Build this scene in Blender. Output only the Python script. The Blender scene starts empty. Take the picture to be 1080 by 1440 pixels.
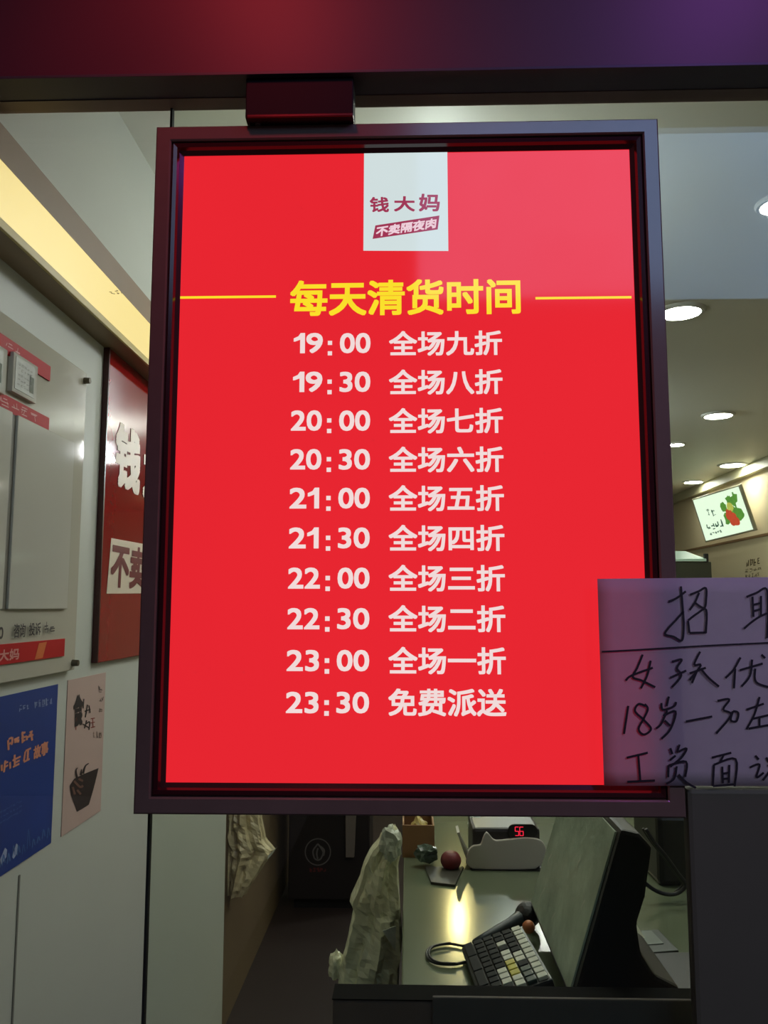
import bpy, bmesh, math, random
from mathutils import Vector, Matrix, noise as NOISE

random.seed(7)
SC = bpy.context.scene
COL = SC.collection

# ------------------------------------------------------------------ camera
F_PX, W_PX, H_PX = 1156.0, 1080.0, 1440.0
CAM = Vector((0.0, -1.06, 1.45))
PITCH = math.radians(6.61)
YAW = math.radians(1.62)            # the lens points slightly to the left of the window's normal
FWD = Vector((-math.sin(YAW) * math.cos(PITCH), math.cos(YAW) * math.cos(PITCH), math.sin(PITCH)))
RGT = Vector((math.cos(YAW), math.sin(YAW), 0.0))
UPV = RGT.cross(FWD)
cd = bpy.data.cameras.new('camera')
cd.sensor_fit = 'VERTICAL'
cd.sensor_height = 24.0
cd.lens = F_PX * 24.0 / H_PX
cd.clip_start = 0.02
cam = bpy.data.objects.new('camera', cd)
COL.objects.link(cam)
cam.matrix_world = Matrix((
    (RGT.x, UPV.x, -FWD.x, CAM.x),
    (RGT.y, UPV.y, -FWD.y, CAM.y),
    (RGT.z, UPV.z, -FWD.z, CAM.z),
    (0, 0, 0, 1)))
SC.camera = cam

# ------------------------------------------------------------------ exposure, world, lamps
SC.view_settings.view_transform = 'Standard'
SC.view_settings.look = 'None'
SC.view_settings.exposure = 0.0
SC.view_settings.gamma = 1.0
SC.view_settings.use_curve_mapping = False

wd = bpy.data.worlds.new('night')
SC.world = wd
wd.use_nodes = True
bg = wd.node_tree.nodes['Background']
bg.inputs[0].default_value = (0.62, 0.53, 0.56, 1)
bg.inputs[1].default_value = 0.055

def spot(name, loc, target, power, col, angle=60, blend=0.8, size=0.05):
    l = bpy.data.lights.new(name, 'SPOT')
    l.energy = power; l.color = col; l.spot_size = math.radians(angle); l.spot_blend = blend
    l.shadow_soft_size = size
    o = bpy.data.objects.new(name, l); COL.objects.link(o)
    o.location = loc
    o.rotation_euler = (Vector(target) - Vector(loc)).to_track_quat('-Z', 'Y').to_euler()
    return o

spot('red_neon_light', (-0.25, -0.48, 2.60), (-0.25, -0.02, 2.19), 7.0, (1.0, 0.06, 0.07), 85, 1.0)
spot('purple_neon_light', (0.62, -0.50, 2.66), (0.46, -0.02, 2.22), 6.2, (0.48, 0.12, 0.88), 85)
spot('violet_street_light', (1.5, -1.7, 2.6), (0.40, 0.0, 1.40), 22.0, (0.88, 0.68, 0.94), 32)
spot('counter_lamp', (0.31, 4.3, 2.18), (0.12, 0.7, 0.85), 13.0, (1.0, 0.80, 0.33), 40, 0.9, 0.03)
DOWNLIGHT_STRENGTH = 78.0

# ------------------------------------------------------------------ pixel -> place
def ray(px, py):
    return FWD * F_PX + RGT * (px - W_PX / 2) + UPV * (H_PX / 2 - py)
def on_y(px, py, y):
    d = ray(px, py); return CAM + d * ((y - CAM.y) / d.y)
def on_x(px, py, x):
    d = ray(px, py); return CAM + d * ((x - CAM.x) / d.x)
def on_z(px, py, z):
    d = ray(px, py); return CAM + d * ((z - CAM.z) / d.z)

# ------------------------------------------------------------------ materials
def s2l(c):
    return tuple((v / 255.0 / 12.92) if v / 255.0 <= 0.04045 else ((v / 255.0 + 0.055) / 1.055) ** 2.4 for v in c)
MATS = {}
def mat(name, rgb, rough=0.5, metal=0.0, spec=0.5, var=0.08, vscale=30.0, bump=0.0, bscale=80.0, emit=0.0, coat=0.0, lin=False):
    if name in MATS: return MATS[name]
    m = bpy.data.materials.new(name); m.use_nodes = True
    nt = m.node_tree; b = nt.nodes['Principled BSDF']
    col = tuple(rgb) if lin else s2l(rgb)
    tc = nt.nodes.new('ShaderNodeTexCoord')
    nz = nt.nodes.new('ShaderNodeTexNoise'); nz.inputs['Scale'].default_value = vscale; nz.inputs['Detail'].default_value = 4
    nt.links.new(tc.outputs['Object'], nz.inputs['Vector'])
    mx = nt.nodes.new('ShaderNodeMix'); mx.data_type = 'RGBA'
    mx.inputs[6].default_value = (*[c * (1 - var) for c in col], 1)
    mx.inputs[7].default_value = (*[min(1, c * (1 + var)) for c in col], 1)
    nt.links.new(nz.outputs['Fac'], mx.inputs[0])
    if emit:
        b.inputs['Base Color'].default_value = (0.02, 0.02, 0.02, 1)
        nt.links.new(mx.outputs[2], b.inputs['Emission Color'])
        b.inputs['Emission Strength'].default_value = emit
    else:
        nt.links.new(mx.outputs[2], b.inputs['Base Color'])
    b.inputs['Roughness'].default_value = rough
    b.inputs['Metallic'].default_value = metal
    b.inputs['Specular IOR Level'].default_value = spec
    if coat:
        b.inputs['Coat Weight'].default_value = coat; b.inputs['Coat Roughness'].default_value = 0.05
    if bump:
        n2 = nt.nodes.new('ShaderNodeTexNoise'); n2.inputs['Scale'].default_value = bscale; n2.inputs['Detail'].default_value = 5
        nt.links.new(tc.outputs['Object'], n2.inputs['Vector'])
        bp = nt.nodes.new('ShaderNodeBump'); bp.inputs['Strength'].default_value = bump; bp.inputs['Distance'].default_value = 0.01
        nt.links.new(n2.outputs['Fac'], bp.inputs['Height']); nt.links.new(bp.outputs['Normal'], b.inputs['Normal'])
    MATS[name] = m
    return m

def glass_mat(name, refl, tint=(1, 1, 1), rough=0.0):
    m = bpy.data.materials.new(name); m.use_nodes = True
    nt = m.node_tree; nt.nodes.clear()
    out = nt.nodes.new('ShaderNodeOutputMaterial'); mx = nt.nodes.new('ShaderNodeMixShader')
    tr = nt.nodes.new('ShaderNodeBsdfTransparent'); tr.inputs[0].default_value = (*tint, 1)
    gl = nt.nodes.new('ShaderNodeBsdfGlossy'); gl.inputs['Roughness'].default_value = rough
    fr = nt.nodes.new('ShaderNodeFresnel'); fr.inputs[0].default_value = refl
    nt.links.new(fr.outputs[0], mx.inputs[0]); nt.links.new(tr.outputs[0], mx.inputs[1]); nt.links.new(gl.outputs[0], mx.inputs[2])
    nt.links.new(mx.outputs[0], out.inputs[0])
    return m

def paper_mat(name, rgb, trans=0.35):
    m = bpy.data.materials.new(name); m.use_nodes = True
    nt = m.node_tree; nt.nodes.clear()
    out = nt.nodes.new('ShaderNodeOutputMaterial'); mx = nt.nodes.new('ShaderNodeMixShader'); mx.inputs[0].default_value = trans
    df = nt.nodes.new('ShaderNodeBsdfDiffuse'); tl = nt.nodes.new('ShaderNodeBsdfTranslucent')
    tc = nt.nodes.new('ShaderNodeTexCoord'); nz = nt.nodes.new('ShaderNodeTexNoise'); nz.inputs['Scale'].default_value = 60
    cr = nt.nodes.new('ShaderNodeMix'); cr.data_type = 'RGBA'
    c = s2l(rgb); cr.inputs[6].default_value = (*[v * .93 for v in c], 1); cr.inputs[7].default_value = (*c, 1)
    nt.links.new(tc.outputs['Object'], nz.inputs['Vector']); nt.links.new(nz.outputs['Fac'], cr.inputs[0])
    nt.links.new(cr.outputs[2], df.inputs[0]); nt.links.new(cr.outputs[2], tl.inputs[0])
    nt.links.new(df.outputs[0], mx.inputs[1]); nt.links.new(tl.outputs[0], mx.inputs[2]); nt.links.new(mx.outputs[0], out.inputs[0])
    return m

# ------------------------------------------------------------------ builders
ORG = {}
def _new(name, me, m, parent=None, origin=None):
    if origin is None:
        if parent is not None: origin = ORG[parent.name]
        elif len(me.vertices):
            xs = [v.co for v in me.vertices]
            origin = Vector((sum(v.x for v in xs) / len(xs), sum(v.y for v in xs) / len(xs), min(v.z for v in xs)))
        else: origin = Vector((0, 0, 0))
    me.transform(Matrix.Translation(-origin))
    if m: me.materials.append(m)
    o = bpy.data.objects.new(name, me); COL.objects.link(o)
    if parent is not None:
        o.parent = parent
        o.location = origin - ORG[parent.name]
    else:
        o.location = origin
    ORG[o.name] = Vector(origin)
    return o
def obj(name, verts, faces, m, parent=None, smooth=False):
    me = bpy.data.meshes.new(name)
    me.from_pydata([tuple(v) for v in verts], [], [tuple(f) for f in faces])
    bm = bmesh.new(); bm.from_mesh(me)
    bmesh.ops.recalc_face_normals(bm, faces=bm.faces[:])
    bm.to_mesh(me); bm.free()
    if smooth:
        for p in me.polygons: p.use_smooth = True
    me.update()
    return _new(name, me, m, parent)
def bmobj(name, bm, m, parent=None, smooth=False):
    me = bpy.data.meshes.new(name); bm.to_mesh(me); bm.free()
    if smooth:
        for p in me.polygons: p.use_smooth = True
    return _new(name, me, m, parent)
def thing(name, label, cat, loc, group=None):
    o = bpy.data.objects.new(name, None); COL.objects.link(o)
    o.empty_display_size = 0.02
    o.location = loc; ORG[o.name] = Vector(loc)
    o['label'] = label; o['category'] = cat
    if group: o['group'] = group
    return o
def tag(o, label, cat, group=None):
    o['label'] = label; o['category'] = cat
    if group: o['group'] = group
    return o
def struct(o):
    o['kind'] = 'structure'; return o
def bm_box(bm, x, y, z, bev=0.0, mtx=None):
    r = bmesh.ops.create_cube(bm, size=1.0)
    vs = r['verts']
    for v in vs:
        v.co = Vector(((x[0] + x[1]) / 2 + v.co.x * (x[1] - x[0]), (y[0] + y[1]) / 2 + v.co.y * (y[1] - y[0]), (z[0] + z[1]) / 2 + v.co.z * (z[1] - z[0])))
    if mtx is not None:
        for v in vs: v.co = mtx @ v.co
    if bev:
        es = list({e for v in vs for e in v.link_edges})
        bmesh.ops.bevel(bm, geom=es, offset=bev, segments=2, profile=0.6, affect='EDGES')
def box(name, x, y, z, m, parent=None, bev=0.0, mtx=None):
    bm = bmesh.new(); bm_box(bm, x, y, z, bev, mtx)
    return bmobj(name, bm, m, parent)
def slab(name, corners, nrm, thick, m, parent=None, bev=0.0):
    """closed slab: outline in order, pushed along nrm"""
    cs = [Vector(c) for c in corners]; n = Vector(nrm).normalized() * thick; k = len(cs)
    bm = bmesh.new()
    a = [bm.verts.new(c) for c in cs]; b = [bm.verts.new(c + n) for c in cs]
    bm.faces.new(a); bm.faces.new(b[::-1])
    for i in range(k): bm.faces.new((a[i], b[i], b[(i + 1) % k], a[(i + 1) % k]))
    bmesh.ops.recalc_face_normals(bm, faces=bm.faces[:])
    if bev: bmesh.ops.bevel(bm, geom=bm.edges[:], offset=bev, segments=2, profile=0.6, affect='EDGES')
    bmesh.ops.triangulate(bm, faces=[f for f in bm.faces if len(f.verts) > 4])
    return bmobj(name, bm, m, parent)
def tube_data(pts, r, seg=8, closed=False, taper=None):
    pts = [Vector(p) for p in pts]; n = len(pts); vs = []; fs = []
    prev = None
    for i, p in enumerate(pts):
        a = pts[(i - 1) % n] if (closed or i > 0) else p
        b = pts[(i + 1) % n] if (closed or i < n - 1) else p
        t = (b - a).normalized()
        ref = prev if prev is not None else (Vector((0, 0, 1)) if abs(t.z) < 0.9 else Vector((1, 0, 0)))
        u = (ref - t * ref.dot(t)).normalized(); prev = u; w = t.cross(u)
        rr = r if taper is None else r * taper[i]
        for k in range(seg):
            an = 2 * math.pi * k / seg
            vs.append(p + u * math.cos(an) * rr + w * math.sin(an) * rr)
    for i in range(n if closed else n - 1):
        j = (i + 1) % n
        for k in range(seg):
            fs.append((i * seg + k, i * seg + (k + 1) % seg, j * seg + (k + 1) % seg, j * seg + k))
    if not closed:
        fs.append(tuple(range(seg))[::-1]); fs.append(tuple((n - 1) * seg + k for k in range(seg)))
    return vs, fs
def smooth_path(pts, sub=6, closed=False):
    pts = [Vector(p) for p in pts]; n = len(pts); out = []
    for i in range(n if closed else n - 1):
        g = lambda k: pts[k % n] if closed else pts[max(0, min(n - 1, k))]
        p0, p1, p2, p3 = g(i - 1), g(i), g(i + 1), g(i + 2)
        for s in range(sub):
            t = s / sub
            out.append(0.5 * ((2 * p1) + (p2 - p0) * t + (2 * p0 - 5 * p1 + 4 * p2 - p3) * t * t + (3 * p1 - p0 - 3 * p2 + p3) * t ** 3))
    if not closed: out.append(pts[-1])
    return out
def tube(name, pts, r, m, parent=None, seg=8, closed=False, sub=6):
    vs, fs = tube_data(smooth_path(pts, sub, closed), r, seg, closed)
    return obj(name, vs, fs, m, parent, True)

# --- printed marks: flat 2-D shapes laid on a sheet.  A sheet is a function (a, b) -> point
class Ink:
    def __init__(self): self.v = []; self.f = []; self.l = []; self.n = 0
    def _lay(self):
        self.n += 1; self.l += [self.n % 14] * (len(self.v) - len(self.l))
    def poly(self, pts):
        k = len(self.v); self.v += [tuple(p) for p in pts]; self.f.append(tuple(range(k, k + len(pts)))); self._lay()
    def text(self, s, x0, x1, z0, z1, bold=0.0, shear=0.0, rise=0.0, stretch_digits=False):
        """fit the text into the rectangle; bold = extra stroke width as part of height"""
        vs, fs = glyphs(s)
        if not vs: return
        ax0 = min(p[0] for p in vs); ax1 = max(p[0] for p in vs); az0 = min(p[1] for p in vs); az1 = max(p[1] for p in vs)
        d = bold * abs(z1 - z0) / 2
        sg = 1 if z1 > z0 else -1
        sx = (x1 - x0 - 2 * d) / (ax1 - ax0); sz = (z1 - z0 - 2 * d * sg) / (az1 - az0)
        offs = [(0, 0)]
        if bold: offs += [(d * i, d * j) for i in (-1, 0, 1) for j in (-1, 0, 1) if i or j]
        for ox, oz in offs:
            k = len(self.v)
            for p in vs:
                X = x0 + d + (p[0] - ax0) * sx + ox; Z = z0 + d * sg + (p[1] - az0) * sz + oz
                self.v.append((X + shear * (Z - (z0 + z1) / 2), Z + rise * (X - (x0 + x1) / 2)))
            self.f += [tuple(i + k for i in f) for f in fs]; self._lay()
    def stroke(self, pts, w, sub=4, w_end=None):
        ps = smooth_path([Vector((p[0], p[1], 0)) for p in pts], sub) if len(pts) > 2 else [Vector((p[0], p[1], 0)) for p in pts]
        n = len(ps); k = len(self.v)
        for i, p in enumerate(ps):
            t = (ps[min(n - 1, i + 1)] - ps[max(0, i - 1)])
            t = t.normalized() if t.length > 0 else Vector((1, 0, 0))
            u = Vector((-t.y, t.x, 0))
            ww = w if w_end is None else w + (w_end - w) * i / max(1, n - 1)
            self.v.append(((p + u * ww / 2).x, (p + u * ww / 2).y)); self.v.append(((p - u * ww / 2).x, (p - u * ww / 2).y))
        for i in range(n - 1): self.f.append((k + 2 * i, k + 2 * i + 1, k + 2 * i + 3, k + 2 * i + 2))
        self._lay()
    def scribble(self, x0, x1, z0, z1, n, w, rnd):
        """blurred lettering too small to read: loose strokes in n cells"""
        cw = (x1 - x0) / n
        for i in range(n):
            a, b = x0 + cw * (i + .08), x0 + cw * (i + .92); h = z1 - z0
            for j in range(rnd.randint(2, 3)):
                z = z0 + h * rnd.uniform(.08, .95); self.stroke([(a + rnd.uniform(0, .25) * cw, z), (b - rnd.uniform(0, .25) * cw, z + h * .03)], w)
            for j in range(rnd.randint(1, 3)):
                x = rnd.uniform(a, b); self.stroke([(x, z0 + h * rnd.uniform(.5, 1)), (x + rnd.uniform(-.15, .15) * cw, z0 + h * rnd.uniform(0, .4))], w)
    def put(self, name, sheet, m, parent):
        a0, b0 = self.v[0]
        n = (sheet(a0 + 1e-2, b0) - sheet(a0, b0)).cross(sheet(a0, b0 + 1e-2) - sheet(a0, b0)).normalized()
        if n.dot(CAM - sheet(a0, b0)) < 0: n = -n
        vs = [sheet(a, b) + n * (.00003 * l) for (a, b), l in zip(self.v, self.l)]      # layers of print, never coplanar
        me = bpy.data.meshes.new(name); me.from_pydata([tuple(v) for v in vs], [], self.f); me.update()
        bm = bmesh.new(); bm.from_mesh(me)
        bmesh.ops.triangulate(bm, faces=[f for f in bm.faces if len(f.verts) > 4])
        bm.to_mesh(me); bm.free()
        return _new(name, me, m, parent)
_GL = {'1': ([(.03, .52), (.16, .60), (.22, .72), (.31, .72), (.31, 0), (.21, 0), (.21, .53), (.03, .44)], [(0, 1, 2, 6), (2, 3, 4, 5, 6), (0, 6, 7)])}
def glyphs(s):
    if s in _GL: return _GL[s]
    if '1' in s:
        vs = []; fs = []; x = 0.0
        for ch in s:
            v, f = glyphs(ch); a = min(p[0] for p in v); k = len(vs); hgt = max(p[1] for p in v); lo = min(p[1] for p in v)
            vs += [(p[0] - a + x, (p[1] - lo) / (hgt - lo) * .72) for p in v]; fs += [tuple(i + k for i in q) for q in f]
            x += max(p[0] for p in v) - a + .07
        _GL[s] = (vs, fs); return _GL[s]
    c = bpy.data.curves.new('glyphs', 'FONT'); c.body = s; c.resolution_u = 4
    o = bpy.data.objects.new('glyphs', c); COL.objects.link(o)
    dg = bpy.context.evaluated_depsgraph_get()
    me = bpy.data.meshes.new_from_object(o.evaluated_get(dg))
    r = ([(v.co.x, v.co.y) for v in me.vertices], [tuple(p.vertices) for p in me.polygons])
    bpy.data.objects.remove(o); bpy.data.curves.remove(c); bpy.data.meshes.remove(me)
    _GL[s] = r
    return r
def sheet_y(y):                       # pixel sheet standing parallel to the window
    return lambda a, b: on_y(a, b, y)
def sheet_x(x):                       # pixel sheet on a side wall
    return lambda a, b: on_x(a, b, x)
def flat_y(y): return lambda a, b: Vector((a, y, b))
def flat_x(x): return lambda a, b: Vector((x, a, b))

# ------------------------------------------------------------------ palette
M_wall = mat('white_wall_panel', (198, 204, 192), 0.45, var=0.04, vscale=3, spec=0.3)
M_wall_r = mat('cream_wall', (210, 196, 162), 0.55, var=0.04, vscale=3)
M_wall_dim = mat('beige_wall', (106, 88, 62), 0.6, var=0.08, vscale=4)
M_ceil = mat('pale_ceiling', (232, 232, 220), 0.5, var=0.03, vscale=2)
M_floor = mat('dark_floor_tile', (50, 39, 37), 0.45, var=0.15, vscale=6)
M_pave = mat('street_paving', (90, 86, 84), 0.8, var=0.2, vscale=8)
M_fascia = mat('painted_fascia', (92, 40, 56), 0.5, var=0.12, vscale=4)
M_beam = mat('black_beam', (72, 64, 72), 0.5, var=0.1)
M_black = mat('black_plastic', (30, 29, 29), 0.45, var=0.12)
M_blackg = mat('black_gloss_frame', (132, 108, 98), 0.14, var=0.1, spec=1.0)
M_dark = mat('dark_sill', (122, 104, 96), 0.7, var=0.1, spec=.2)
M_white_emit = mat('lamp_white', (255, 252, 245), emit=DOWNLIGHT_STRENGTH, var=0.0)
M_seal = mat('dark_sealant', (32, 32, 28), 0.6)

# ------------------------------------------------------------------ room shell
FZ = -0.15                                            # floor level (the lens is 1.6 m above it)
XL, XR, YB, ZC = -0.672, 2.80, 8.6, 2.60
GY = 0.052                                            # window glass
struct(box('floor', (XL - .1, XR + .1), (-6.0, YB + .1), (FZ - .1, FZ), M_floor))
struct(box('ceiling', (XL - .1, XR + .1), (.058, YB + .1), (ZC, ZC + .1), M_ceil))
Y_END = on_x(317, 1200, XL).y                         # white cladding stops here
struct(box('wall_left', (XL - .12, XL), (.064, Y_END), (FZ, ZC), M_wall))
struct(box('wall_left_far', (XL - .12, XL - .035), (Y_END, YB), (FZ, ZC), M_wall_dim))
struct(box('wall_right', (XR, XR + .12), (.058, YB), (FZ, ZC), M_wall_r))
struct(box('wall_back', (XL - .1, XR + .1), (YB, YB + .1), (FZ, ZC), M_wall_r))
zb0 = on_y(540, 101, -0.02).z; zb1 = zb0 + .05
struct(box('wall_fascia', (-1.6, 2.9), (-.016, .058), (zb0 + .004, 2.95), M_fascia))
struct(box('trim_beam', (-1.6, 2.9), (-.02, .03), (zb0, zb0 + .004), M_beam, bev=.0005))
struct(box('trim_rail', (XL, 2.8), (.03, .058), (zb0 - .001, zb0 + .004), mat('rail_metal', (120, 100, 92), .4, .3)))
zl = on_y(560, 1387, .14).z; xl0 = on_y(468, 1400, .11).x
struct(box('wall_front', (xl0, 2.8), (.10, .14), (FZ, zl), M_dark, bev=.004))
struct(box('trim_sill_shade', (xl0, 2.8), (.098, .142), (zl, zl + .0015), mat('sill_top_shade', (20, 18, 17), .9, spec=.1)))  # added black layer that keeps the sill top dark under the shop lights
struct(box('trim_sill_panel', (on_y(608, 1410, .10).x, on_y(1046, 1410, .10).x), (.094, .10), (.3, on_y(600, 1402, .094).z), mat('sill_panel', (104, 96, 92), .7, spec=.2), bev=.002))
seamx = on_y(226, 640, GY).x
M_glass = glass_mat('window_glass', 1.5)
struct(box('window_1', (XL, seamx - .0016), (GY, GY + .008), (FZ, zb0 + .002), M_glass))
struct(box('window_2', (seamx + .0016, 2.8), (GY, GY + .008), (FZ, zb0 + .002), glass_mat('window_glass_tinted', 1.5, (.93, .96, .92))))
struct(box('trim_seam', (seamx - .0016, seamx + .0016), (GY - .001, GY + .009), (FZ, zb0), M_seal))
struct(box('trim_groove', (XL, XL + .0015), (on_x(26, 1225, XL).y, on_x(28, 1225, XL).y), (FZ, on_x(0, 1232, XL).z - .02), mat('panel_joint', (120, 122, 112), .6)))
p1 = on_x(1000, 766, XR)
struct(box('trim_right', (XR - .012, XR), (.2, YB), (p1.z - .02, p1.z), mat('brown_moulding', (120, 92, 60), .5)))
p2 = on_x(1000, 682, XR)
struct(box('trim_cornice', (XR - .05, XR), (.2, YB), (p2.z - .05, ZC), mat('cornice_paint', (186, 182, 150), .5)))

# the building across the street, seen mirrored in glass and gloss paint
struct(box('wall_street', (-6, 8), (-6.2, -6.0), (FZ, 6.5), mat('street_wall', (40, 34, 40), .8)))
sgn = thing('street_signboard', 'wide pale lit signboard on the facade across the street', 'signboard', (2.9, -6.0, 3.3))
sx0 = .10; sz0 = 1.45 + .378 * (6.0 + 1.06 + .05)
box('housing', (sx0 - .06, 6.0), (-5.995, -5.86), (sz0 - .06, 6.3), M_black, sgn, .01)
box('lit_face', (sx0, 5.94), (-5.86, -5.845), (sz0, 6.24), mat('lit_signboard', (146, 180, 228), emit=2.8, var=.35, vscale=.8), sgn)

# ------------------------------------------------------------------ downlights
def downlight(loc, label, rad=.075, group='round ceiling downlights'):
    t = thing('downlight', label, 'ceiling light', loc, group)
    bm = bmesh.new()
    bmesh.ops.create_cone(bm, cap_ends=True, segments=28, radius1=rad * .92, radius2=rad * .86, depth=.006, matrix=Matrix.Translation(Vector(loc) + Vector((0, 0, -.007))))
    bmobj('diffuser', bm, M_white_emit, t)
    vs = []; fs = []
    prof = [(rad * .93, -.012), (rad * 1.08, -.011), (rad * 1.16, -.004), (rad * 1.16, 0), (rad * .93, 0)]
    for k in range(28):
        a = 2 * math.pi * k / 28
        for r_, z_ in prof: vs.append(Vector(loc) + Vector((r_ * math.cos(a), r_ * math.sin(a), z_)))
    n = len(prof)
    for k in range(28):
        for j in range(n): fs.append((k * n + j, k * n + (j + 1) % n, ((k + 1) % 28) * n + (j + 1) % n, ((k + 1) % 28) * n + j))
    obj('trim_ring', vs, fs, mat('white_ring', (210, 210, 205), .4), t)
    return t
seen = [((957, 437), 'large bright downlight just right of the red lightbox frame', .082),
        ((1098, 285), 'glaring downlight nearest the window, cut by the right edge', .06),
        ((1010, 583), 'downlight higher up between the large one and the tilted screen', .085),
        ((950, 624), 'small downlight touching the red lightbox frame on its right', .06),
        ((1030, 653), 'small far downlight just above the top right corner of the tilted screen', .10),
        ((975, 677), 'small far downlight just above the top left corner of the tilted screen', .085)]
proto = None
for (px, py), lab, rad in seen:
    p = on_z(px, py, ZC)
    if proto is None:
        proto = downlight(p, lab, .082); continue
    c = proto.copy(); COL.objects.link(c); c.location = p; c['label'] = lab
    s = rad / .082; c.scale = (s, s, 1)
    for ch in list(proto.children):
        d = ch.copy(); COL.objects.link(d); d.parent = c
for i, (x, y) in enumerate([(.45, .95), (-.32, 4.0), (-.32, 5.6), (1.0, 5.2)]):  # extra unseen downlights, added to brighten the shop
    c = proto.copy(); COL.objects.link(c); c.location = (x, y, ZC)
    c['label'] = 'unseen downlight added behind the red lightbox to brighten the shop'; c['group'] = 'added unseen downlights behind the lightbox'
    for ch in list(proto.children):
        d = ch.copy(); COL.objects.link(d); d.parent = c

def fill_pendant(loc, r, strength, label):  # unseen globe lamps on cords, added to lift the interior brightness
    t = thing('fill_lamp', label, 'lamp', loc, 'added unseen fill lamps behind the lightbox')
    bm = bmesh.new(); bmesh.ops.create_uvsphere(bm, u_segments=20, v_segments=12, radius=r, matrix=Matrix.Translation(loc))
    bmobj('globe', bm, mat('fill_lamp_globe_%d' % strength, (246, 252, 252), emit=strength, var=0), t, True)
    tube('cord', [Vector(loc) + Vector((0, 0, r * .95)), (loc[0], loc[1], ZC)], .004, M_black, t)
    bm = bmesh.new(); bmesh.ops.create_cone(bm, cap_ends=True, segments=16, radius1=.04, radius2=.03, depth=.02, matrix=Matrix.Translation((loc[0], loc[1], ZC - .01)))
    bmobj('ceiling_cap', bm, M_black, t)
fill_pendant((.10, 1.25, 2.34), .055, 98, 'unseen white globe lamp added near the window to brighten the shop')
fill_pendant((.63, 3.94, 2.42), .06, 240, 'unseen white globe lamp added deep in the shop to brighten it')

# ------------------------------------------------------------------ the red lightbox
PY = .014                                             # panel plane
A = on_y(220, 172, 0); B = on_y(926, 172, 0); C_ = on_y(965, 1150, 0); D_ = on_y(187, 1146, 0)
LX0 = (A.x + D_.x) / 2; LX1 = (B.x + C_.x) / 2; LZ1 = (A.z + B.z) / 2; LZ0 = (C_.z + D_.z) / 2
q0 = on_y(258, 213, PY); q1 = on_y(886, 213, PY); q2 = on_y(235, 1102, PY)
PX0 = (q0.x + q2.x) / 2; PX1 = q1.x + .003; PZ1 = q0.z; PZ0 = q2.z
LB = thing('lightbox', 'tall red lit lightbox in a black frame listing evening discounts', 'lightbox', ((LX0 + LX1) / 2, .03, LZ0))
def frame_ring(name, x0, x1, z0, z1, prof, m, parent):
    """prof: (inset, depth) pairs swept round the rectangle with mitred corners"""
    vs = []; fs = []; n = len(prof)
    for sx, sz, cx, cz in ((1, 1, x0, z0), (-1, 1, x1, z0), (-1, -1, x1, z1), (1, -1, x0, z1)):
        for i_, y_ in prof: vs.append((cx + sx * i_, y_, cz + sz * i_))
    for k in range(4):
        for j in range(n):
            fs.append((k * n + j, k * n + (j + 1) % n, ((k + 1) % 4) * n + (j + 1) % n, ((k + 1) % 4) * n + j))
    return obj(name, vs, fs, m, parent)
inw = PX0 - LX0
frame_ring('frame', LX0, LX1, LZ0, LZ1, [(0, .042), (0, .002), (.002, 0), (.019, 0), (.021, .002), (.021, .042)], M_blackg, LB)
M_rim = mat('rim_red_reflection', (70, 30, 34), 0.18, spec=0.7)  # red mirrored from the lit panel, mixed into the rim's base colour
frame_ring('inner_rim', LX0 + .021, LX1 - .021, LZ0 + .021, LZ1 - .021,
           [(0, .04), (0, .006), (.003, .003), (.008, .004), (.010, .009), (inw - .021, PY - .001), (inw - .021, .04)], M_rim, LB)
M_red = mat('lit_red_acrylic', (231, 36, 46), rough=.06, emit=1.0, var=.06, vscale=2.2, spec=.5)
M_wtxt = mat('lit_white_print', (240, 218, 216), rough=.08, emit=1.0, var=.05)
M_ytxt = mat('lit_yellow_print', (250, 222, 40), rough=.08, emit=1.0, var=.05)
M_plate = mat('lit_white_plate', (208, 222, 222), rough=.06, emit=1.0, var=.04, vscale=8)
M_logo = mat('lit_dark_red_print', (158, 52, 82), rough=.08, emit=1.0, var=.05)
PANEL = box('panel', (LX0 + .03, LX1 - .03), (PY, PY + .006), (LZ0 + .028, LZ1 - .028), M_red, LB)
box('back_cover', (LX0 + .012, LX1 - .012), (.030, .043), (LZ0 + .012, LZ1 - .012), M_black, LB)
E1, E2 = .0004, .0008
S1, S2, S3 = sheet_y(PY - E1), sheet_y(PY - E2), sheet_y(PY - 3 * E1)
def rect_fit(px0, px1, py0, py1, y):
    c = (py0 + py1) / 2; cx = (px0 + px1) / 2
    return on_y(px0, c, y).x, on_y(px1, c, y).x, on_y(cx, py1, y).z, on_y(cx, py0, y).z
def line_print(name, parts, m, parent, y):
    ink = Ink()
    for s, px0, px1, py0, py1, bold in parts:
        x0, x1, z0, z1 = rect_fit(px0, px1, py0, py1, y)
        if s == ':':
            w = (x1 - x0)
            for zc in (z0 + w / 2, z1 - w / 2):
                ink.poly([(x0, zc - w / 2), (x1, zc - w / 2), (x1, zc + w / 2), (x0, zc + w / 2)])
        elif s == '-':
            ink.poly([(x0, z0), (x1, z0), (x1, z1), (x0, z1)])
        else: ink.text(s, x0, x1, z0, z1, bold)
    return ink.put(name, flat_y(y), m, parent)
line_print('headline', [('每天清货时间', 408, 732, 393, 443, .05)], M_ytxt, LB, PY - E1)
line_print('rule_line', [('-', 253, 388, 416, 419.4, 0)], M_ytxt, LB, PY - E1)
line_print('rule_line', [('-', 753, 888, 417, 420.4, 0)], M_ytxt, LB, PY - E1)
rows = [('19', '00', '全场九折'), ('19', '30', '全场八折'), ('20', '00', '全场七折'), ('20', '30', '全场六折'), ('21', '00', '全场五折'),
        ('21', '30', '全场四折'), ('22', '00', '全场三折'), ('22', '30', '全场二折'), ('23', '00', '全场一折'), ('23', '30', '免费派送')]
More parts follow.
